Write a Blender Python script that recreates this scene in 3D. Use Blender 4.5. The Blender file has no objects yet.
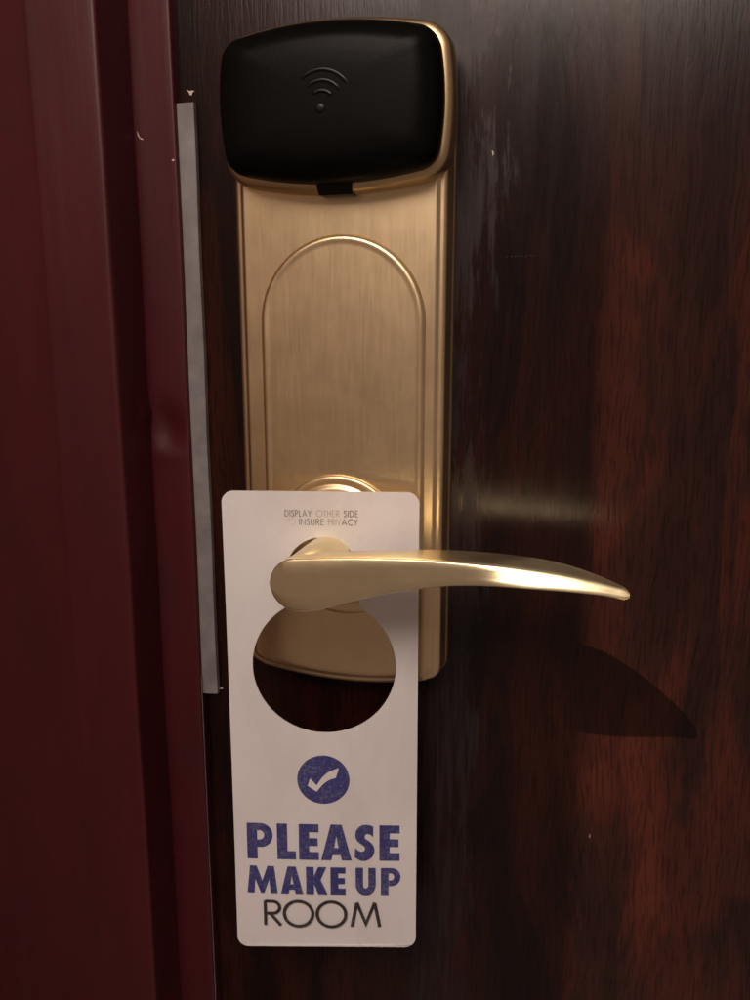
import bpy, bmesh, math, random
from mathutils import Vector, Matrix

random.seed(7)
scene = bpy.context.scene
COL = scene.collection
MM = 0.001


def P(x, out, z):
    """millimetres: x to the right, out = out of the door towards the viewer, z up"""
    return Vector((x * MM, -out * MM, z * MM))


# ------------------------------------------------------------------ camera
YAW, PITCH, DIST = math.radians(14.5), math.radians(12.0), 336.0
fwd = Vector((-math.sin(YAW) * math.cos(PITCH), math.cos(YAW) * math.cos(PITCH), -math.sin(PITCH)))
right = Vector((math.cos(YAW), math.sin(YAW), 0))
up = right.cross(fwd)
cam_data = bpy.data.cameras.new('camera')
cam_data.sensor_fit = 'VERTICAL'
cam_data.sensor_height = 24.0
cam_data.lens = 24.0 * 0.862
cam_data.clip_start = 0.01
cam_data.clip_end = 50
cam = bpy.data.objects.new('camera', cam_data)
COL.objects.link(cam)
cam.matrix_world = Matrix(((right.x, up.x, -fwd.x, 0), (right.y, up.y, -fwd.y, -DIST * MM),
                           (right.z, up.z, -fwd.z, 0), (0, 0, 0, 1)))
scene.camera = cam

# ------------------------------------------------------------------ light
world = bpy.data.worlds.new('World')
scene.world = world
world.use_nodes = True
bg = world.node_tree.nodes['Background']
bg.inputs['Color'].default_value = (1.0, 0.70, 0.58, 1)
bg.inputs['Strength'].default_value = 0.175


def aim(o, target):
    o.rotation_euler = (Vector(target) - o.location).to_track_quat('-Z', 'Y').to_euler()


def point_lamp(name, loc, power, radius, color):
    d = bpy.data.lights.new(name, 'POINT')
    d.energy, d.shadow_soft_size, d.color = power, radius, color
    o = bpy.data.objects.new(name, d)
    o.location = loc
    COL.objects.link(o)
    return o


def area_lamp(name, loc, target, sx, sy, power, color):
    d = bpy.data.lights.new(name, 'AREA')
    d.shape = 'RECTANGLE'
    d.size, d.size_y, d.energy, d.color = sx, sy, power, color
    o = bpy.data.objects.new(name, d)
    o.location = loc
    COL.objects.link(o)
    aim(o, target)
    return o


# ceiling downlight of the corridor (upper left, casts the lever's crisp shadow); it shines straight down
dl = bpy.data.lights.new('corridor_downlight', 'SPOT')
dl.energy, dl.shadow_soft_size, dl.color = 600, 0.006, (1.0, 0.88, 0.74)
dl.spot_size, dl.spot_blend = math.radians(97), 0.32
dlo = bpy.data.objects.new('corridor_downlight', dl)
dlo.location = P(3 - .54 * 1400, 1400, -161 + 1.31 * 1400)
COL.objects.link(dlo)
# broad soft fill lamp added behind the viewer to light card and plate
area_lamp('soft_fill_lamp', P(-170, 720, 525), P(-100, 0, -100), 0.7, 0.35, 8.0, (1.0, 0.82, 0.72))

scene.view_settings.view_transform = 'Standard'
scene.view_settings.look = 'None'
scene.view_settings.exposure = 0.0
scene.view_settings.gamma = 1.0
scene.cycles.use_denoising = True
scene.cycles.max_bounces = 8
scene.cycles.caustics_reflective = True
scene.cycles.blur_glossy = 0.5
scene.cycles.sample_clamp_indirect = 6.0


# ------------------------------------------------------------------ materials
class NT:
    def __init__(self, name):
        self.m = bpy.data.materials.new(name)
        self.m.use_nodes = True
        self.t = self.m.node_tree
        self.b = self.t.nodes['Principled BSDF']
        self.n = self.t.nodes
        self.l = self.t.links

    def coord(self, scale=(1, 1, 1), loc=(0, 0, 0), rot=(0, 0, 0), kind='Object'):
        c = self.n.new('ShaderNodeTexCoord')
        mp = self.n.new('ShaderNodeMapping')
        mp.inputs['Scale'].default_value = scale
        mp.inputs['Location'].default_value = loc
        mp.inputs['Rotation'].default_value = rot
        self.l.new(c.outputs[kind], mp.inputs['Vector'])
        return mp.outputs['Vector']

    def noise(self, vec, scale=1.0, detail=4.0, rough=.55, dist=0.0):
        n = self.n.new('ShaderNodeTexNoise')
        n.inputs['Scale'].default_value = scale
        n.inputs['Detail'].default_value = detail
        n.inputs['Roughness'].default_value = rough
        n.inputs['Distortion'].default_value = dist
        self.l.new(vec, n.inputs['Vector'])
        return n.outputs['Fac']

    def ramp(self, fac, stops, interp='LINEAR'):
        r = self.n.new('ShaderNodeValToRGB')
        r.color_ramp.interpolation = interp
        el = r.color_ramp.elements
        while len(el) < len(stops):
            el.new(0.5)
        for e, (p, c) in zip(el, stops):
            e.position = p
            e.color = tuple(c) + (1,) if len(c) == 3 else c
        self.l.new(fac, r.inputs['Fac'])
        return r.outputs['Color']

    def mix(self, fac, a, b, mode='MIX'):
        m = self.n.new('ShaderNodeMix')
        m.data_type = 'RGBA'
        m.blend_type = mode
        for s, v in ((m.inputs[0], fac), (m.inputs[6], a), (m.inputs[7], b)):
            if hasattr(v, 'is_output') or isinstance(v, bpy.types.NodeSocket):
                self.l.new(v, s)
            elif isinstance(v, (int, float)):
                s.default_value = v
            else:
                s.default_value = tuple(v) + (1,) if len(v) == 3 else v
        return m.outputs[2]

    def math(self, op, a, b=0.0, c=0.0, clamp=False):
        m = self.n.new('ShaderNodeMath')
        m.operation = op
        m.use_clamp = clamp
        for s, v in zip(m.inputs, (a, b, c)):
            if isinstance(v, bpy.types.NodeSocket):
                self.l.new(v, s)
            else:
                s.default_value = v
        return m.outputs[0]

    def xyz(self, vec):
        s = self.n.new('ShaderNodeSeparateXYZ')
        self.l.new(vec, s.inputs[0])
        return s.outputs

    def bump(self, h, strength=.3, dist=.001):
        b = self.n.new('ShaderNodeBump')
        b.inputs['Strength'].default_value = strength
        b.inputs['Distance'].default_value = dist
        self.l.new(h, b.inputs['Height'])
        self.l.new(b.outputs['Normal'], self.b.inputs['Normal'])

    def set(self, **kw):
        for k, v in kw.items():
            k = k.replace('_', ' ')
            s = self.b.inputs[k]
            if isinstance(v, bpy.types.NodeSocket):
                self.l.new(v, s)
            elif isinstance(v, tuple) and len(v) == 3 and s.type == 'RGBA':
                s.default_value = v + (1,)
            else:
                s.default_value = v


def smoothband(nt, x, a, b, soft):
    """1 between a and b with soft edges"""
    lo = nt.math('SMOOTHSTEP' if False else 'DIVIDE', nt.math('SUBTRACT', x, a), soft, clamp=True)
    hi = nt.math('DIVIDE', nt.math('SUBTRACT', b, x), soft, clamp=True)
    return nt.math('MULTIPLY', lo, hi)


def mat_wood():
    nt = NT('dark_varnished_wood')
    v = nt.coord()
    x, y, z = nt.xyz(v)
    warp = nt.noise(nt.coord((9, 1, 2.2)), 1.0, 3, .5)
    wav = nt.noise(nt.coord((16, 1, 9), (1, 0, 4)), 1.0, 3, .55)
    # grain follows a slowly wandering line up the door
    xw = nt.math('ADD', x, nt.math('MULTIPLY', nt.math('SUBTRACT', wav, .5), .013))
    cb = nt.n.new('ShaderNodeCombineXYZ')
    nt.l.new(xw, cb.inputs[0])
    nt.l.new(z, cb.inputs[2])

    def sc(a, c, off=0.0):
        m = nt.n.new('ShaderNodeMapping')
        m.inputs['Scale'].default_value = (a, 1, c)
        m.inputs['Location'].default_value = (off, 0, off)
        nt.l.new(cb.outputs[0], m.inputs['Vector'])
        return m.outputs[0]
    ph = nt.math('ADD', nt.math('MULTIPLY', xw, 34.0), nt.math('MULTIPLY', warp, 9.0))
    ph = nt.math('ADD', ph, nt.math('MULTIPLY', z, 6.0))
    band = nt.math('ADD', nt.math('MULTIPLY', nt.math('SINE', nt.math('MULTIPLY', ph, 3.2)), .5), .5)
    grain = nt.noise(sc(1000, 22), 1.0, 3, .65)
    streak = nt.noise(sc(120, 9, 2.0), 1.0, 5, .65, .5)
    pores = nt.ramp(nt.noise(sc(900, 70, 7.0), 1.0, 3, .6), [(.36, (.15, .15, .15)), (.52, (1, 1, 1))])
    big = nt.noise(nt.coord((14, 1, 7), (3, 0, 1)), 1.0, 4, .6, .6)
    f = nt.math('MULTIPLY', band, .28)
    f = nt.math('ADD', f, nt.math('MULTIPLY', streak, .50))
    f = nt.math('ADD', f, nt.math('MULTIPLY', big, .42))
    f = nt.math('ADD', f, nt.math('MULTIPLY', grain, .16))
    fl = nt.noise(sc(26, 7, 11.0), 1.0, 3, .6, .9)
    flame = nt.ramp(fl, [(.50, (0, 0, 0)), (.56, (1, 1, 1))])
    f = nt.math('ADD', f, nt.math('MULTIPLY', nt.math('SUBTRACT', flame, .4), .24))
    col = nt.ramp(f, [(.46, (.0078, .0025, .0021)), (.62, (.0140, .0037, .0027)), (.80, (.0210, .0046, .0030)), (1.0, (.0300, .0066, .0038))])
    col = nt.mix(.6, col, nt.mix(1.0, col, pores, 'MULTIPLY'))
    # wear in the finish beside the lock plate, its grey-lilac sheen painted in
    wn = nt.noise(nt.coord((70, 1, 16), (5, 0, 2)), 1.0, 6, .7, .5)
    torn = nt.noise(nt.coord((420, 1, 26), (2, 0, 6)), 1.0, 4, .7)
    wf = nt.math('ADD', nt.math('MULTIPLY', wn, .65), nt.math('MULTIPLY', torn, .35))
    # strongest right beside the plate, gone a few centimetres away
    edge = nt.math('DIVIDE', nt.math('SUBTRACT', -.022, x), .040, clamp=True)
    side = nt.math('GREATER_THAN', x, -.070)
    thr = nt.math('SUBTRACT', .66, nt.math('MULTIPLY', edge, .30))
    worn_sheen = nt.math('DIVIDE', nt.math('SUBTRACT', wf, thr), .07, clamp=True)
    worn_sheen = nt.math('MULTIPLY', nt.math('MULTIPLY', worn_sheen, side), nt.math('GREATER_THAN', edge, .01))
    gr2 = nt.ramp(torn, [(.38, (.0075, .0046, .0050)), (.60, (.0230, .0158, .0178))])
    col = nt.mix(nt.math('MULTIPLY', worn_sheen, .7), col, gr2)
    nt.set(Base_Color=col)
    rough = nt.math('ADD', nt.math('MULTIPLY', streak, .14), .15)
    rough = nt.math('ADD', rough, nt.math('MULTIPLY', worn_sheen, .14))
    nt.set(Roughness=rough)
    nt.b.inputs['Specular IOR Level'].default_value = .32
    hgt = nt.math('ADD', nt.math('MULTIPLY', grain, .6), nt.math('MULTIPLY', pores, .3))
    nt.bump(hgt, .16, .0005)
    return nt.m


def mat_paint():
    nt = NT('maroon_gloss_paint')
    n = nt.noise(nt.coord((30, 30, 8)), 1.0, 5, .65)
    brush = nt.noise(nt.coord((420, 420, 7)), 1.0, 4, .6)
    fine = nt.noise(nt.coord((240, 240, 150)), 1.0, 3, .6)
    grime = nt.noise(nt.coord((55, 55, 20), (4, 1, 2)), 1.0, 7, .7, .4)
    col = nt.ramp(n, [(.3, (.050, .0062, .0094)), (.7, (.070, .0080, .0112))])
    col = nt.mix(nt.ramp(grime, [(.52, (0, 0, 0)), (.72, (.45, .45, .45))]), col, (.030, .010, .0105))
    # pinhead chips down to the pale primer
    spots = nt.noise(nt.coord((230, 230, 150), (1, 7, 3)), 1.0, 1, .5)
    col = nt.mix(nt.ramp(spots, [(.835, (0, 0, 0)), (.85, (1, 1, 1))]), col, (.20, .13, .11))
    nt.set(Base_Color=col)
    r = nt.math('ADD', nt.math('MULTIPLY', n, .14), .30)
    nt.set(Roughness=nt.math('ADD', r, nt.math('MULTIPLY', grime, .14)))
    nt.b.inputs['Specular IOR Level'].default_value = .38
    nt.bump(nt.math('ADD', nt.math('MULTIPLY', fine, .55), nt.math('MULTIPLY', brush, .45)), .20, .0007)
    return nt.m


def mat_brass(name, rough=.33, brush=(1400, 1400, 60), tint=(.80, .63, .385), bump=.05):
    nt = NT(name)
    br = nt.noise(nt.coord(brush), 1.0, 3, .6)
    cl = nt.noise(nt.coord((34, 34, 34)), 1.0, 6, .68, .5)
    a = tuple(c * .92 for c in tint)
    col = nt.ramp(cl, [(.32, a), (.62, tint)])
    # hairline scratches
    sc1 = nt.noise(nt.coord((40, 40, 1500), (0, 0, 0), (.3, .5, .2)), 1.0, 1, .4)
    scr = nt.ramp(sc1, [(.775, (0, 0, 0)), (.79, (1, 1, 1))])
    nt.set(Base_Color=col, Metallic=1.0)
    r = nt.math('ADD', nt.math('MULTIPLY', br, .12), rough - .12)
    r = nt.math('ADD', r, nt.math('MULTIPLY', cl, .11))
    nt.set(Roughness=r)
    nt.bump(nt.math('SUBTRACT', br, nt.math('MULTIPLY', scr, .8)), bump, .0004)
    return nt.m


def mat_plain(name, color, rough, metallic=0.0, var=.12, scale=200, bump=.05, spec=.5):
    nt = NT(name)
    n = nt.noise(nt.coord((scale, scale, scale)), 1.0, 3, .6)
    a = tuple(c * (1 - var) for c in color)
    b = tuple(min(1, c * (1 + var)) for c in color)
    nt.set(Base_Color=nt.ramp(n, [(.3, a), (.7, b)]), Metallic=metallic)
    nt.set(Roughness=nt.math('ADD', nt.math('MULTIPLY', n, .08), rough - .04))
    nt.b.inputs['Specular IOR Level'].default_value = spec
    nt.bump(n, bump, .0003)
    return nt.m


def mat_ink(name, color, paper=(.74, .70, .68), fade=.25):
    nt = NT(name)
    n = nt.noise(nt.coord((900, 900, 900)), 1.0, 3, .7)
    big = nt.noise(nt.coord((60, 60, 60)), 1.0, 2, .5)
    f = nt.math('ADD', nt.math('MULTIPLY', n, .75), nt.math('MULTIPLY', big, .25))
    k = tuple(c + (p - c) * fade for c, p in zip(color, paper))
    nt.set(Base_Color=nt.ramp(f, [(.48, color), (.66, k)]), Roughness=.45)
    return nt.m


def mat_card():
    nt = NT('white_card_stock')
    fine = nt.noise(nt.coord((700, 700, 700)), 1.0, 3, .6)
    smudge = nt.noise(nt.coord((26, 26, 14)), 1.0, 4, .6, .6)
    base = nt.ramp(smudge, [(.35, (.70, .675, .665)), (.6, (.77, .755, .755))])
    nt.set(Base_Color=nt.mix(.05, base, nt.ramp(fine, [(.3, (.55, .5, .48)), (.7, (.85, .83, .82))])))
    nt.set(Roughness=nt.math('ADD', nt.math('MULTIPLY', smudge, .2), .34))
    nt.b.inputs['Specular IOR Level'].default_value = .4
    nt.bump(fine, .04, .0003)
    return nt.m


WOOD = mat_wood()
PAINT = mat_paint()
BRASS = mat_brass('brushed_brass_plate', .36)
BRASS_LEVER = mat_brass('satin_brass_lever', .31, (60, 1400, 1400), (.98, .86, .55), .03)
BRASS_RIM = mat_brass('polished_brass_rim', .38, (500, 500, 500), (.62, .47, .27), .03)
BLACK = mat_plain('black_moulded_plastic', (.0028, .0028, .0025), .34, bump=.10, scale=900, spec=.07)
BLACK_GLOSS = mat_plain('black_gloss_plastic', (.004, .004, .004), .30, bump=.02, spec=.2)
STEEL = mat_plain('dull_zinc_steel', (.22, .205, .21), .5, .15, .22, 90, .12)
CARDM = mat_card()
INK_BLUE = mat_ink('blue_print', (.040, .044, .190), fade=.16)
INK_BLACK = mat_ink('black_print', (.030, .022, .024), fade=.10)
INK_GREY = mat_ink('grey_print', (.22, .20, .17), fade=.35)
INK_PALE = mat_ink('rubbed_grey_print', (.40, .36, .30), fade=.5)
INK_GHOST = mat_ink('worn_away_grey_print', (.62, .58, .52), fade=.5)
CHIP = mat_plain('bare_wood_chip', (.62, .50, .42), .6)
SCUFF = mat_plain('dull_scuff', (.055, .036, .032), .6)
PLASTER = mat_plain('plain_wall_paint', (.40, .28, .22), .7)


# ------------------------------------------------------------------ mesh helpers
def link(name, mesh, mat, parent=None):
    o = bpy.data.objects.new(name, mesh)
    mesh.materials.append(mat)
    COL.objects.link(o)
    if parent is not None:
        o.parent = parent
    return o


def tag(o, label, cat, kind=None):
    o['label'] = label
    o['category'] = cat
    if kind:
        o['kind'] = kind


def smooth(mesh, angle=40):
    for p in mesh.polygons:
        p.use_smooth = True
    try:
        mesh.set_sharp_from_angle(angle=math.radians(angle))
    except Exception:
        pass


def from_bm(bm, name, mat, parent=None, sm=40):
    bmesh.ops.recalc_face_normals(bm, faces=bm.faces)
    me = bpy.data.meshes.new(name)
    bm.to_mesh(me)
    bm.free()
    if sm:
        smooth(me, sm)
    return link(name, me, mat, parent)


def loft(rings, name, mat, parent=None, cap0=True, cap1=True, sm=40, closed=True):
    bm = bmesh.new()
    vs = [[bm.verts.new(p) for p in r] for r in rings]
    n = len(rings[0])
    for a, b in zip(vs, vs[1:]):
        for i in range(n if closed else n - 1):
            j = (i + 1) % n
            bm.faces.new((a[i], a[j], b[j], b[i]))
    for want, ring in ((cap0, vs[0]), (cap1, vs[-1])):
        if want:
            c = bm.verts.new(sum((v.co for v in ring), Vector()) / n)
            for i in range(n):
                bm.faces.new((ring[i], ring[(i + 1) % n], c))
    return from_bm(bm, name, mat, parent, sm)


def empty(name, loc, label, cat):
    o = bpy.data.objects.new(name, None)
    o.empty_display_size = .02
    COL.objects.link(o)
    tag(o, label, cat)
    return o


def box(name, mat, parent, x0, x1, o0, o1, z0, z1, bev=0.4):
    bm = bmesh.new()
    bmesh.ops.create_cube(bm, size=1)
    for v in bm.verts:
        v.co = P(x0 if v.co.x < 0 else x1, o0 if v.co.y > 0 else o1, z0 if v.co.z < 0 else z1)
    if bev:
        bmesh.ops.bevel(bm, geom=bm.edges[:], offset=bev * MM, segments=2, affect='EDGES')
    return from_bm(bm, name, mat, parent)


def lathe(name, mat, parent, cx, cz, prof, n=96, cap0=False, cap1=True):
    rings = []
    for r, out in prof:
        rings.append([P(cx + r * math.cos(2 * math.pi * i / n), out, cz + r * math.sin(2 * math.pi * i / n)) for i in range(n)])
    return loft(rings, name, mat, parent, cap0, cap1)


def arc(cx, cy, r, a0, a1, n):
    return [(cx + r * math.cos(math.radians(a0 + (a1 - a0) * i / n)), cy + r * math.sin(math.radians(a0 + (a1 - a0) * i / n))) for i in range(n + 1)]


def resample(pts, n):
    """closed polygon resampled evenly"""
    L = [0]
    m = len(pts)
    for i in range(m):
        a, b = pts[i], pts[(i + 1) % m]
        L.append(L[-1] + math.hypot(b[0] - a[0], b[1] - a[1]))
    out, k = [], 0
    for i in range(n):
        t = L[-1] * i / n
        while L[k + 1] < t:
            k += 1
        a, b = pts[k], pts[(k + 1) % m]
        s = (t - L[k]) / max(1e-9, L[k + 1] - L[k])
        out.append((a[0] + (b[0] - a[0]) * s, a[1] + (b[1] - a[1]) * s))
    return out


def inset(pts, d):
    """move a ccw outline inwards by d"""
    n = len(pts)
    out = []
    for i in range(n):
        a, b = pts[i - 1], pts[(i + 1) % n]
        tx, ty = b[0] - a[0], b[1] - a[1]
        l = math.hypot(tx, ty) or 1
        out.append((pts[i][0] - ty / l * d, pts[i][1] + tx / l * d))
    return out


def shell(name, mat, parent, outline, levels, sm=40, dmax=4.0):
    """stack of inset outlines: levels = [(inset, out), ...]"""
    cx = sum(p[0] for p in outline) / len(outline)
    cz = sum(p[1] for p in outline) / len(outline)
    ext = min(max(abs(p[0] - cx) for p in outline), max(abs(p[1] - cz) for p in outline))
    rings = []
    for d, o in levels:
        q = inset(outline, min(d, dmax))
        if d > dmax:                                # past the corner radius shrink towards the centre instead
            k = 1 - (d - dmax) / (ext - dmax)
            q = [(cx + (x - cx) * k, cz + (z - cz) * k) for x, z in q]
        rings.append([P(x, o, z) for x, z in q])
    return loft(rings, name, mat, parent, False, True, sm)


def bulged(cx, cz, hw, hh, bw, bh, r, n=220):
    """rounded rectangle whose sides bulge: corner half sizes hw, hh; extra bulge bw, bh at mid sides; ccw"""
    base = []
    N = 26
    for (sx, sz, a0) in ((1, -1, -90), (1, 1, 0), (-1, 1, 90), (-1, -1, 180)):
        base += arc(sx * (hw - r), sz * (hh - r), r, a0, a0 + 90, 14)
    base = resample(base, n)
    out = []
    for x, z in base:
        kx = 1 + bw / hw * (1 - (z / hh) ** 2)
        kz = 1 + bh / hh * (1 - (x / hw) ** 2)
        out.append((cx + x * kx, cz + z * kz))
    return out


# ------------------------------------------------------------------ the setting: unseen wall, its corner placed to cut off the downlight
wall_bm = bmesh.new()
bmesh.ops.create_cube(wall_bm, size=1)
for v in wall_bm.verts:
    v.co = P(-300 if v.co.x > 0 else -420, 8 if v.co.y > 0 else 560, -900 if v.co.z < 0 else 1300)
bmesh.ops.bevel(wall_bm, geom=wall_bm.edges[:], offset=1.5 * MM, segments=2, affect='EDGES')
wall = from_bm(wall_bm, 'wall', PLASTER)
wall['kind'] = 'structure'
wall['label'] = 'plain unseen wall beside the door recess, placed to block the downlight'

# ------------------------------------------------------------------ door
door = empty('door', (0, 0, 0), 'dark brown varnished wooden door behind the brass lock', 'door')
slab_bm = bmesh.new()
bmesh.ops.create_cube(slab_bm, size=1)
for v in slab_bm.verts:
    v.co = P(-186 if v.co.x < 0 else 620, -44 if v.co.y > 0 else 0, -950 if v.co.z < 0 else 1050)
from_bm(slab_bm, 'door_slab', WOOD, door)

# grey metal strip along the closing edge, rolled over on its left side
rings = []
for k in range(41):
    z = 82.2 + (-166.5 - 82.2) * k / 40
    tilt = -1.2 * (1 - k / 40)
    sec = [(-180, .6), (-177.5, 1.1), (-175.2, 1.6), (-172.6, 2.1), (-170.0, 2.45), (-167.0, 2.7), (-162.5, 2.9), (-160.0, 2.9), (-159.7, 2.7), (-159.7, .25)]
    rings.append([P(x + (0.15 * math.sin(k * .5)) * (x > -170), o, z + (x + 160) * (.10 if k == 40 else 0.0)) for x, o in sec])
guard = loft(rings, 'edge_strip', STEEL, door, True, True, 30)
guard['label'] = 'dull grey metal strip along the closing edge'


def chip(name, mat, parent, x, z, out, pts, th=.25):
    bm = bmesh.new()
    f = bm.faces.new([bm.verts.new(P(x + a, out, z + b)) for a, b in pts])
    r = bmesh.ops.extrude_face_region(bm, geom=[f])
    for v in r['geom']:
        if isinstance(v, bmesh.types.BMVert):
            v.co += P(0, th, 0)
    return from_bm(bm, name, mat, parent, 0)


chip('bare_chip', CHIP, door, -162.0, 86.6, .05, [(-1.6, 1.0), (-.6, -.1), (-.1, -1.2), (.7, -1.1), (.9, -.2), (1.9, .3), (1.0, .5), (-.1, .35)])
chip('bare_chip', CHIP, door, -158.9, -165.0, .05, [(-.6, -.2), (.1, -.35), (.8, -.05), (.7, .25), (-.3, .3)])
chip('bare_chip', CHIP, door, -42.4, 58.6, .05, [(-.2, .8), (.1, -.1), (.0, -.9), (.4, -.6), (.5, .2), (.2, .9)], .1)
chip('scuff_mark', SCUFF, door, 6.0, -212.6, .05, [(-.3, .9), (-.5, -.6), (.1, -1.0), (.35, -.3), (.2, .8)], .1)
for i in range(9):
    x = -36 + i * 1.5 + random.uniform(-.4, .4)
    chip('scuff_mark', SCUFF, door, x, 22.2 + random.uniform(-.2, .2), .03, [(-.3, -.05), (.3, -.1), (.35, .08), (-.2, .1)], .05)

# ------------------------------------------------------------------ door frame
frame = empty('door_frame', (0, 0, 0), 'maroon painted metal door frame at the left of the door', 'door frame')


def rounded_profile(pts, r=1.4, seg=4):
    out = [pts[0]]
    for a, b, c in zip(pts, pts[1:], pts[2:]):
        a, b, c = Vector(a), Vector(b), Vector(c)
        d1, d2 = (a - b), (c - b)
        k = min(r, d1.length * .45, d2.length * .45)
        p1, p2 = b + d1.normalized() * k, b + d2.normalized() * k
        for i in range(seg + 1):
            t = i / seg
            out.append(tuple((p1.lerp(b, t)).lerp(b.lerp(p2, t), t)))
    out.append(pts[-1])
    return out


def strip_mesh(name, prof, zs, mat, parent, wob, r=1.4):
    prof = rounded_profile(prof, r)
    # finer columns across the broad faces
    cols = []
    for a, b in zip(prof, prof[1:]):
        n = max(1, int(math.hypot(b[0] - a[0], b[1] - a[1]) / 1.8))
        for i in range(n):
            cols.append((a[0] + (b[0] - a[0]) * i / n, a[1] + (b[1] - a[1]) * i / n))
    cols.append(prof[-1])
    rings = []
    for z in zs:
        ring = []
        for x, o in cols:
            dx, do = wob(x, o, z)
            ring.append(P(x + dx, o + do, z))
        rings.append(ring)
    return loft(rings, name, mat, parent, False, False, 50, closed=False)


zs = [-700, -450] + [-400 + 2.5 * i for i in range(233)] + [260, 500, 900]


def dent(x, o, z):
    dx = do = 0
    # knock on the stop, with a raised lip below it
    if o < 12:
        g = math.exp(-((x + 177) / 7) ** 2)
        t = (z + 46) / 9
        do -= 3.0 * g * math.exp(-t * t)
        do += .9 * math.exp(-((x + 176) / 6) ** 2) * math.exp(-((z + 58) / 2.4) ** 2)
    # nick in the inner corner edge
    g = math.exp(-((x + 185) / 2.2) ** 2 - ((z + 40) / 4) ** 2) * (o < 12)
    dx += 1.0 * g
    do += .15 * math.sin(z * .031 + x * .2) * (abs(x) < 205)
    dx += .12 * math.sin(z * .047)
    return dx, do


strip_mesh('stop_strip', [(-166.8, -30), (-166.8, 5), (-185.2, 5), (-186.4, 3), (-194, 3)], zs, PAINT, frame, dent, 1.2)
strip_mesh('frame_face', [(-185.0, 2.5), (-185.2, 28), (-214, 28.4), (-215.5, 27.4), (-220, 26.2), (-304, 10), (-304, -2)], zs, PAINT, frame, dent, 1.8)
# thin pale seal peeping out along the lower stop
box('seal', STEEL, frame, -166.75, -166.55, 3.4, 4.2, -700, -158, .05)
chip('paint_chip', CHIP, frame, -182.2, 69.8, 5.05, [(-1.4, 2.6), (-1.0, .6), (.2, -.6), (1.4, -.9), (1.0, -.4), (-.2, .1), (-.8, 1.4)], .06)
chip('paint_chip', CHIP, frame, -168.4, 60.8, 5.05, [(-.6, -.2), (.3, -.5), (.8, .1), (.1, .5)], .1)

# ------------------------------------------------------------------ lock
CX = -97.2
lock = empty('door_lock', (0, 0, 0), 'brass hotel door lock with black card reader and lever handle', 'door lock')

# lock plate: straight sides, shallow curved bottom
CX = -97.8
hw, top, zb, sag, rc = 41.5, 82.0, -144.5, 5.0, 6.0
ol = []
ol += [(CX + x, zb - sag * (1 - (x / hw) ** 2)) for x in [(-hw + rc) + (2 * hw - 2 * rc) * i / 40 for i in range(41)]]
ol += arc(CX + hw - rc, zb + rc - .6, rc, -82, 0, 12)
ol += arc(CX + hw - 9, top - 9, 9, 0, 90, 14)
ol += arc(CX - hw + 9, top - 9, 9, 90, 180, 14)
ol += arc(CX - hw + rc, zb + rc - .6, rc, 180, 262, 12)
ol = resample(ol, 420)
shell('lock_plate', BRASS, lock, ol, [(-.9, 0), (-.9, 1.4), (-.4, 2.0), (0, 2.6), (0, 10.4), (.25, 11.6), (.9, 12.5), (1.8, 12.8), (2.4, 12.7), (2.9, 12.9), (3.5, 13.6), (4.2, 14.0), (4.6, 14.0)], 60)

CX = -97.2
# raised arch panel
ar = []
ax, aw, atop = -96.4, 32.6, 30.2
ar += arc(ax, -86.2, aw, 180, 360, 60)
ar += arc(ax, atop - aw, aw, 0, 180, 60)
ar = resample(ar, 360)
shell('arch_panel', BRASS, lock, ar, [(-.6, 13.4), (-.3, 13.75), (.1, 14.3), (.6, 14.95), (1.2, 15.35), (1.9, 15.45), (2.6, 15.30), (3.6, 15.2), (4.0, 15.2)], 60)

# card reader: brass housing, black cap, raised signal mark
hous = bulged(CX, 73.6, 41.4, 24.8, 2.4, 4.8, 7.5)
housing = shell('reader_housing', BRASS_RIM, lock, hous,
                [(1.6, 6), (.8, 8), (.2, 11), (0, 14), (.1, 16.6), (.5, 18.4), (1.2, 19.6), (2.2, 20.2), (3.4, 20.6), (6, 20.6)], 60)
capo = bulged(CX + .2, 73.2, 38.4, 21.6, 2.4, 4.9, 5.2)
cap = shell('reader_cap', BLACK, housing, capo,
            [(.4, 20.0), (.1, 22), (0, 25), (.3, 27.2), (1.0, 29.2), (2.2, 30.9), (3.8, 32.4), (5.4, 33.5), (6.6, 34.1), (8.2, 34.5), (12, 34.8), (16, 34.95), (20, 35.0), (21, 35.0)], 60)


def bar_arc(r0, r1, a0, a1, cx, cz, base, h, n=28):
    """raised curved bar, rounded over the top"""
    rings = []
    for i in range(n + 1):
        a = math.radians(a0 + (a1 - a0) * i / n)
        e = min(1, min(i, n - i) / 2 * .5 + .35)
        sec = [(r0, -.3), (r0 + .1, h * .55 * e), (r0 + .35, h * e), (r1 - .35, h * e), (r1 - .1, h * .55 * e), (r1, -.3)]
        rings.append([P(cx + r * math.cos(a), base + o, cz + r * math.sin(a)) for r, o in sec])
    return rings


IX, IZ, IB = -96.8, 71.4, 34.9
for r in (11.3, 8.0, 4.7):
    loft(bar_arc(r - .8, r + .8, 36, 130, IX, IZ - .8, IB, .42), 'signal_bar', BLACK_GLOSS, cap, True, True, 60)
lathe('signal_dot', BLACK_GLOSS, cap, IX - .5, IZ - 1.7, [(1.7, IB - .3), (1.65, IB + .25), (1.3, IB + .45), (.5, IB + .48)], 32)

# black notch in the lower rim of the reader
nb = bmesh.new()
pts = [(-103.6, 47.0), (-90.0, 47.0), (-90.6, 43.4), (-103.0, 43.4)]
f = nb.faces.new([nb.verts.new(P(x, 12, z)) for x, z in pts])
r = bmesh.ops.extrude_face_region(nb, geom=[f])
for v in r['geom']:
    if isinstance(v, bmesh.types.BMVert):
        v.co += P(0, 8.9 if v.co.z > .045 else 7.6, 0)
from_bm(nb, 'sensor_port', BLACK_GLOSS, housing, 0)

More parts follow.
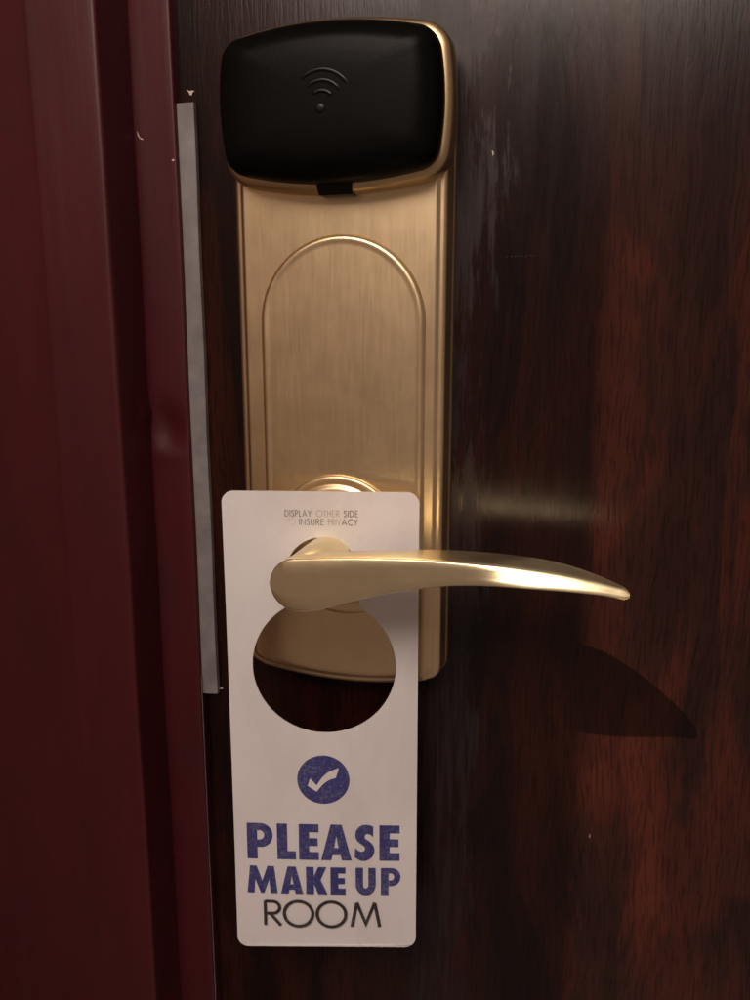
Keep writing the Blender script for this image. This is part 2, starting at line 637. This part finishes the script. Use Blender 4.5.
# rose under the lever
RX, RZ = -98.0, -87.6
rose = lathe('rose', BRASS, lock, RX, RZ,
             [(26.6, 14.8), (26.6, 16.2), (26.2, 16.8), (25.4, 17.1), (23.8, 17.1), (23.2, 16.9), (22.6, 17.1), (22, 17.7), (21, 18.1), (14, 18.2), (12.2, 18.0), (11.8, 17.8), (10, 17.8)], 128)

# lever: round neck, blade that tapers and draws in to the tip
HX, HZ = -100.6, -93.2
lever_neck = lathe('lever_neck', BRASS_LEVER, lock, HX + 1.0, HZ + .1, [(10.6, 17.6), (10.6, 20), (10.0, 21.4), (9.7, 23), (9.6, 30), (9.6, 44), (9.6, 50), (9.0, 53)], 96)


def interp(tab, x):
    for (x0, y0), (x1, y1) in zip(tab, tab[1:]):
        if x <= x1:
            t = (x - x0) / (x1 - x0)
            return y0 + (y1 - y0) * t
    return tab[-1][1]


def spline(tab, x):
    """Catmull-Rom through a table"""
    n = len(tab)
    for i in range(n - 1):
        if x <= tab[i + 1][0] or i == n - 2:
            p0, p1, p2, p3 = tab[max(0, i - 1)], tab[i], tab[i + 1], tab[min(n - 1, i + 2)]
            h = p2[0] - p1[0]
            t = max(0, min(1, (x - p1[0]) / h))
            m1 = (p2[1] - p0[1]) / (p2[0] - p0[0]) * h
            m2 = (p3[1] - p1[1]) / (p3[0] - p1[0]) * h
            t2, t3 = t * t, t * t * t
            return (2 * t3 - 3 * t2 + 1) * p1[1] + (t3 - 2 * t2 + t) * m1 + (-2 * t3 + 3 * t2) * p2[1] + (t3 - t2) * m2


TOP = [(-100.6, -83.5), (-90, -82.4), (-75, -81.3), (-56, -80.5), (-42, -80.7), (-28.6, -81.3), (-9, -83.1), (3.6, -85.2), (9, -86.4), (13.6, -87.2)]
BOT = [(-100.6, -102.9), (-96, -102.6), (-90, -101.2), (-84, -98.9), (-70, -94.4), (-55.5, -90.9), (-42, -88.8), (-28.5, -87.9), (-9, -88.2), (3.8, -89.1), (9, -89.9), (13.6, -90.7)]
FRONT = [(-110.4, 60), (-90, 60), (-56, 60), (-28, 59.3), (-9, 58), (13.6, 55.4)]
BACK = [(-110.4, 36), (-100, 36), (-85, 36), (-56, 34.5), (-30, 33.5), (-14, 34.5), (-4, 38.5), (4, 43.5), (9, 47.6), (13.6, 52.4)]
stations = []
for i in range(15):
    a = math.radians(180 - 90 * i / 14 * .999)
    stations.append(HX + 9.75 * math.cos(a))
stations += [HX + (13.2 - HX) * (i / 70) for i in range(1, 71)]
stations[0] = HX - 9.74
rings = []
for x in stations:
    if x <= HX:
        h = math.sqrt(max(.02, 9.75 ** 2 - (x - HX) ** 2))
        t, b = HZ + h, HZ - h
    else:
        t, b = spline(TOP, x), spline(BOT, x)
    if x > 11.0:                                    # blunt rounded tip
        k = math.sqrt(max(.12, 1 - ((x - 11.0) / 2.4) ** 2))
        c = (t + b) / 2 - .2
        t, b = c + (t - c) * k, c + (b - c) * k
    fr, bk = spline(FRONT, x), spline(BACK, x)
    hh = (t - b) / 2
    cz = (t + b) / 2
    e = min(.55, hh * .4)                           # crisp little bevel round the front face
    rb = (fr - bk) * .84
    ring = [(fr, t - e), (fr, t - hh * .6), (fr, cz), (fr, b + max(hh * .6, e * 2.4)), (fr, b + e * 2.0), (fr - e * .5, b + e * .7), (fr - e * 1.3, b)]
    ring += [(fr - (fr - bk - rb) * .5, b)]
    nb_ = 7
    for i in range(nb_ + 1):
        a = i / nb_ * math.pi
        ring.append((bk + rb - rb * math.sin(a), cz - hh * math.cos(a)))
    ring += [(fr - (fr - bk - rb) * .5, t), (fr - e * 1.1, t), (fr - e * .45, t - e * .3)]
    tl = math.tan(math.radians(31)) * (lambda t: t * t * (3 - 2 * t))(max(0, min(1, (x + 46) / 30)))
    rings.append([P(x, o - (z - cz) * tl * max(0, (o - bk) / (fr - bk)), z) for o, z in ring])
loft(rings, 'lever', BRASS_LEVER, lock, True, True, 35)

# ------------------------------------------------------------------ door hanger card
CO = Vector((-101.642, -26.916, -165.46)) * MM
CU = Vector((0.97664, 0.21488, 0.00246)).normalized()
CV = Vector((-0.00451, 0.00901, 0.99995))
CV = (CV - CU * CU.dot(CV)).normalized()
CN = CU.cross(CV)


def card_pt(u, v, h):
    bow = 1.6 * (v / 100) ** 2 - .5 + .9 * (u / 38) * (v / 100) - .8 * (u / 38) ** 2 * max(0, -v / 100)
    return CO + (CU * u + CV * v + CN * (h + bow)) * MM


def flat_shape(name, mat, parent, loops, h, th=0.0, strips=None, sm=0):
    """filled outline(s) with holes, in card millimetres, laid on the card"""
    cu = bpy.data.curves.new('tmp', 'CURVE')
    cu.dimensions = '2D'
    cu.fill_mode = 'BOTH'
    cu.extrude = th / 2
    for lp in loops:
        s = cu.splines.new('POLY')
        s.points.add(len(lp) - 1)
        for p, (x, y) in zip(s.points, lp):
            p.co = (x, y, 0, 1)
        s.use_cyclic_u = True
    ob = bpy.data.objects.new('tmp', cu)
    COL.objects.link(ob)
    bpy.context.view_layer.update()
    dg = bpy.context.evaluated_depsgraph_get()
    me = bpy.data.meshes.new_from_object(ob.evaluated_get(dg), depsgraph=dg)
    bpy.data.objects.remove(ob)
    bpy.data.curves.remove(cu)
    me.materials.clear()
    bm = bmesh.new()
    bm.from_mesh(me)
    bpy.data.meshes.remove(me)
    bmesh.ops.remove_doubles(bm, verts=bm.verts, dist=1e-4)
    for s in strips or []:
        bmesh.ops.bisect_plane(bm, geom=bm.verts[:] + bm.edges[:] + bm.faces[:], plane_co=(0, s, 0), plane_no=(0, 1, 0))
    for v in bm.verts:
        v.co = card_pt(v.co.x, v.co.y, v.co.z + h)
    return from_bm(bm, name, mat, parent, sm)


W2, H2, RC = 38.3, 99.8, 4.6
outline = arc(W2 - RC, -H2 + RC, RC, -90, 0, 10) + arc(W2 - RC, H2 - RC, RC, 0, 90, 10) + arc(-W2 + RC, H2 - RC, RC, 90, 180, 10) + arc(-W2 + RC, -H2 + RC, RC, 180, 270, 10)
# keyhole: slot with a round top running into a big round opening
hx, hv, hr, sw, st = .6, 28.0, 28.9, 14.3, 81.6
a_j = math.degrees(math.asin((sw + 1.2) / hr))
keyhole = arc(hx, hv, hr, 90 + a_j, 450 - a_j, 80)
keyhole += [(hx + sw + .35, hv + math.sqrt(hr ** 2 - (sw + 1.2) ** 2) + .9), (hx + sw, hv + math.sqrt(hr ** 2 - (sw + 1.2) ** 2) + 2.4)]
keyhole += arc(hx, st - sw, sw, 0, 180, 36)
keyhole += [(hx - sw, hv + math.sqrt(hr ** 2 - (sw + 1.2) ** 2) + 2.4), (hx - sw - .35, hv + math.sqrt(hr ** 2 - (sw + 1.2) ** 2) + .9)]
hanger = empty('door_hanger', (0, 0, 0), 'white door hanger card reading please make up room, hung on the lever', 'door hanger')
flat_shape('card', CARDM, hanger, [outline, keyhole], 0, .5, [-99 + 4.5 * i for i in range(45)], 30)


# -- lettering
def glyph_P(w):
    return [[(0, 0), (.29, 0), (.29, .33), (w - .335, .33)] + arc(w - .335, .665, .335, -90, 90, 16) + [(0, 1)],
            [(.29, .54), (w - .37, .54)] + arc(w - .37, .67, .13, -80, 80, 8) + [(w - .37, .80), (.29, .80)]]


def glyph_E(w):
    return [[(0, 0), (w, 0), (w, .225), (.29, .225), (.29, .39), (w - .03, .39), (w - .03, .61), (.29, .61), (.29, .775), (w, .775), (w, 1), (0, 1)]]


def glyph_L(w):
    return [[(0, 0), (w, 0), (w, .235), (.29, .235), (.29, 1), (0, 1)]]


def glyph_A(w):
    c = w / 2
    return [[(0, 0), (.28, 0), (.315, .145), (w - .315, .145), (w - .28, 0), (w, 0), (c + .155, 1), (c - .155, 1)],
            [(c - .062, .345), (c + .062, .345), (c, .68)]]


def glyph_M(w):
    c = w / 2
    return [[(0, 0), (.27, 0), (.31, .50), (c - .06, 0), (c + .06, 0), (w - .31, .50), (w - .27, 0), (w, 0), (w - .12, 1), (w - .37, 1), (c, .46), (.37, 1), (.12, 1)]]


def glyph_K(w):
    return [[(0, 0), (.29, 0), (.29, .40), (.45, 0), (w + .03, 0), (.54, .53), (w, 1), (.46, 1), (.29, .64), (.29, 1), (0, 1)]]


def glyph_U(w):
    t = .275
    r = w / 2
    return [[(0, 1)] + arc(r, .36, r, 180, 360, 22)[0:] + [(w, 1), (w - t, 1)] + arc(r, .34, r - t, 0, -180, 14) + [(t, 1)]]


def stroke(pts, hwid):
    """outline of a thick polyline"""
    L, Rr = [], []
    n = len(pts)
    for i in range(n):
        a, b = pts[max(0, i - 1)], pts[min(n - 1, i + 1)]
        tx, ty = b[0] - a[0], b[1] - a[1]
        l = math.hypot(tx, ty)
        k = hwid(i / (n - 1)) if callable(hwid) else hwid
        nx, ny = -ty / l * k, tx / l * k
        L.append((pts[i][0] + nx, pts[i][1] + ny))
        Rr.append((pts[i][0] - nx, pts[i][1] - ny))
    return L + Rr[::-1]


def catmull(pts, k=10):
    out = []
    n = len(pts)
    for i in range(n - 1):
        p0, p1, p2, p3 = pts[max(0, i - 1)], pts[i], pts[i + 1], pts[min(n - 1, i + 2)]
        for j in range(k):
            t = j / k
            out.append(tuple(.5 * (2 * p1[q] + (p2[q] - p0[q]) * t + (2 * p0[q] - 5 * p1[q] + 4 * p2[q] - p3[q]) * t * t + (3 * p1[q] - p0[q] - 3 * p2[q] + p3[q]) * t ** 3) for q in (0, 1)))
    out.append(pts[-1])
    return out


def glyph_S(w):
    a = catmull([(.535, .955), (.45, .99), (.33, 1.01), (.18, .975), (.06, .86), (.025, .70), (.07, .56), (.19, .46), (.27, .40), (.295, .335), (.27, .275), (.20, .25), (.11, .28), (.02, .355)], 5)
    b = catmull([(.0, .10), (.10, .03), (.23, -.01), (.38, .02), (.51, .12), (.565, .28), (.53, .43), (.42, .545), (.32, .605), (.285, .665), (.305, .725), (.37, .75), (.45, .725), (.525, .66)], 5)
    sx = w / .57
    return [[(x * sx, y) for x, y in a + b]]


def line_of(name, mat, glyphs, u0, v0, height, slope, parent, h=.34, squeeze=1.0):
    loops = []
    for fn, x0, x1 in glyphs:
        for lp in fn(x1 - x0):
            L = []
            for x, y in lp:
                uu = (x0 + x) * height * squeeze
                L.append((u0 + uu, v0 + y * height + slope * uu))
            loops.append(L)
    return flat_shape(name, mat, parent, loops, h)


w_line1 = 4.30
s1 = (31.25 + 32.95) / w_line1
line_of('heading_lettering', INK_BLUE,
        [(glyph_P, 0, .73), (glyph_L, .85, 1.375), (glyph_E, 1.465, 2.025), (glyph_A, 2.09, 2.95), (glyph_S, 3.03, 3.60), (glyph_E, 3.73, 4.30)],
        -32.95, -58.3, 16.45, -.006, hanger, squeeze=s1 / 16.45)
w_line2 = 5.76
s2 = (31.7 + 33.4) / w_line2
line_of('heading_lettering', INK_BLUE,
        [(glyph_M, 0, 1.144), (glyph_A, 1.27, 2.10), (glyph_K, 2.22, 2.99), (glyph_E, 3.136, 3.70), (glyph_U, 4.08, 4.83), (glyph_P, 5.02, 5.76)],
        -33.4, -74.2, 12.7, -.008, hanger, squeeze=s2 / 12.7)


# thin geometric letters as strokes; each stroke sits a hair above the one before
def thin_strokes(ch):
    O = arc(.5, .5, .5, 0, 360, 40)
    T = {
        'R': (.60, [[(.05, 0), (.05, 1)], [(.05, .98), (.30, .98)] + arc(.30, .735, .245, 90, -90, 14) + [(.05, .49)], [(.22, .48), (.58, 0)]]),
        'O': (1.04, [[(x * 1.04, y * 1.02 - .01) for x, y in O]]),
        'M': (1.10, [[(.04, 0), (.22, .98)], [(.22, 1), (.55, .12), (.88, 1)], [(.88, .98), (1.06, 0)]]),
        'D': (.72, [[(.05, 0), (.05, 1)], [(.05, .98), (.22, .98)] + arc(.22, .5, .47, 88, -88, 20) + [(.05, .02)]]),
        'I': (.10, [[(.05, 0), (.05, 1)]]),
        'S': (.46, [catmull([(.42, .80), (.33, .96), (.16, .96), (.07, .80), (.14, .62), (.32, .48), (.42, .30), (.34, .06), (.16, .02), (.03, .20)], 5)]),
        'P': (.52, [[(.05, 0), (.05, 1)], [(.05, .98), (.24, .98)] + arc(.24, .725, .255, 90, -90, 14) + [(.05, .47)]]),
        'L': (.42, [[(.05, 1), (.05, .03), (.40, .03)]]),
        'A': (.84, [[(.03, 0), (.42, .98), (.81, 0)], [(.18, .33), (.66, .33)]]),
        'Y': (.66, [[(.03, 1), (.33, .48), (.33, 0)], [(.63, 1), (.33, .48)]]),
        'T': (.46, [[(.0, .97), (.46, .97)], [(.23, .96), (.23, 0)]]),
        'H': (.62, [[(.05, 0), (.05, 1)], [(.57, 0), (.57, 1)], [(.05, .53), (.57, .53)]]),
        'E': (.46, [[(.44, .97), (.05, .97), (.05, .03), (.44, .03)], [(.05, .53), (.42, .53)]]),
        'N': (.70, [[(.05, 0), (.05, .99), (.65, .02), (.65, 1)]]),
        'U': (.58, [[(.05, 1), (.05, .28)] + arc(.29, .28, .24, 180, 360, 16) + [(.53, 1)]]),
        'V': (.74, [[(.03, 1), (.37, .04), (.71, 1)]]),
        'C': (.76, [arc(.52, .5, .48, 50, 310, 26)]),
    }
    return T[ch]


def thin_line(name, mat, text, u0, v0, height, width, hwid, parent, gap=.17, slope=0.0, fixed=None, h0=.34):
    """letters spread to fill width; returns one part"""
    tot, pos = 0, []
    for k, ch in enumerate(text):
        w = .34 if ch == ' ' else thin_strokes(ch)[0]
        pos.append(tot)
        tot += w + (0 if k == len(text) - 1 else gap)
    sx = width / tot
    bm = bmesh.new()
    hh = h0
    for k, ch in enumerate(text):
        if ch == ' ':
            continue
        w, strokes = thin_strokes(ch)
        x0 = pos[k] * sx
        kx = sx
        if fixed:
            x0, kx = fixed[k][0], (fixed[k][1] - fixed[k][0]) / w
        for st_ in strokes:
            pts = []
            for x, y in st_:
                q = (u0 + x0 + x * kx, v0 + y * height)
                if not pts or math.hypot(q[0] - pts[-1][0], q[1] - pts[-1][1]) > .01 * height:
                    pts.append(q)
            closed = math.hypot(pts[0][0] - pts[-1][0], pts[0][1] - pts[-1][1]) < 1e-6
            n = len(pts)
            Lv, Rv = [], []
            for i in range(n):
                if closed:
                    a, b = pts[(i - 1) % (n - 1)], pts[(i + 1) % (n - 1)]
                    tx, ty = b[0] - a[0], b[1] - a[1]
                    m = 1
                else:
                    d1 = (pts[i][0] - pts[max(0, i - 1)][0], pts[i][1] - pts[max(0, i - 1)][1])
                    d2 = (pts[min(n - 1, i + 1)][0] - pts[i][0], pts[min(n - 1, i + 1)][1] - pts[i][1])
                    l1, l2 = math.hypot(*d1) or 1, math.hypot(*d2) or 1
                    tx, ty = d1[0] / l1 + d2[0] / l2, d1[1] / l1 + d2[1] / l2
                    cosang = 1
                    if 0 < i < n - 1:
                        cosang = max(.42, math.hypot(tx, ty) / 2)
                    m = 1 / cosang
                l = math.hypot(tx, ty) or 1
                nx, ny = -ty / l * hwid * m, tx / l * hwid * m
                sl = slope * (pts[i][0] - u0)
                Lv.append(bm.verts.new(card_pt(pts[i][0] + nx, pts[i][1] + ny + sl, hh)))
                Rv.append(bm.verts.new(card_pt(pts[i][0] - nx, pts[i][1] - ny + sl, hh)))
            for i in range(n - 1):
                bm.faces.new((Lv[i], Rv[i], Rv[i + 1], Lv[i + 1]))
            hh += .012
            if hh > h0 + .04:
                hh = h0
    o = from_bm(bm, name, mat, parent, 0)
    return o


hR = 11.6
fx = [(0, .72 * hR), (.84 * hR, 2.01 * hR), (2.19 * hR, 3.36 * hR), (3.57 * hR, 4.79 * hR)]
sc_ = (23.3 + 26.6) / (4.79 * hR)
thin_line('room_lettering', INK_BLACK, 'ROOM', -26.6, -89.4, 11.5, 49.9, .72, hanger, fixed=[(a * sc_, b * sc_) for a, b in fx], slope=-.008)

ht = 2.5
thin_line('small_lettering', INK_GREY, 'DISPLAY', -13.7, 89.9, ht, 10.4, .16, hanger, .2)
thin_line('small_lettering', INK_PALE, 'OTHER', -1.4, 89.9, ht, 8.9, .13, hanger, .2)
thin_line('small_lettering', INK_GREY, 'SIDE', 9.2, 89.9, ht, 5.5, .2, hanger, .22)
thin_line('small_lettering', INK_GHOST, 'TO', -13.3, 86.5, ht, 3.6, .12, hanger, .2)
thin_line('small_lettering', INK_GREY, 'INSURE', -8.2, 86.5, ht, 9.6, .15, hanger, .2)
thin_line('small_lettering', INK_PALE, 'PRIV', 3.1, 86.5, ht, 5.0, .13, hanger, .2)
thin_line('small_lettering', INK_GREY, 'ACY', 8.4, 86.5, ht, 6.2, .19, hanger, .2)

# blue disc with the tick left white
tick = [(-5.91, -21.23)] + catmull([(-3.22, -24.32), (-.93, -20.86), (2.09, -18.11), (6.08, -16.42)], 6) + catmull([(4.79, -20.92), (2.04, -21.89), (-.47, -23.84), (-3.27, -27.26)], 6) + [(-6.96, -24.61)]
flat_shape('tick_emblem', INK_BLUE, hanger, [arc(-.4, -21.8, 10.85, 0, 354, 59), tick], .34)
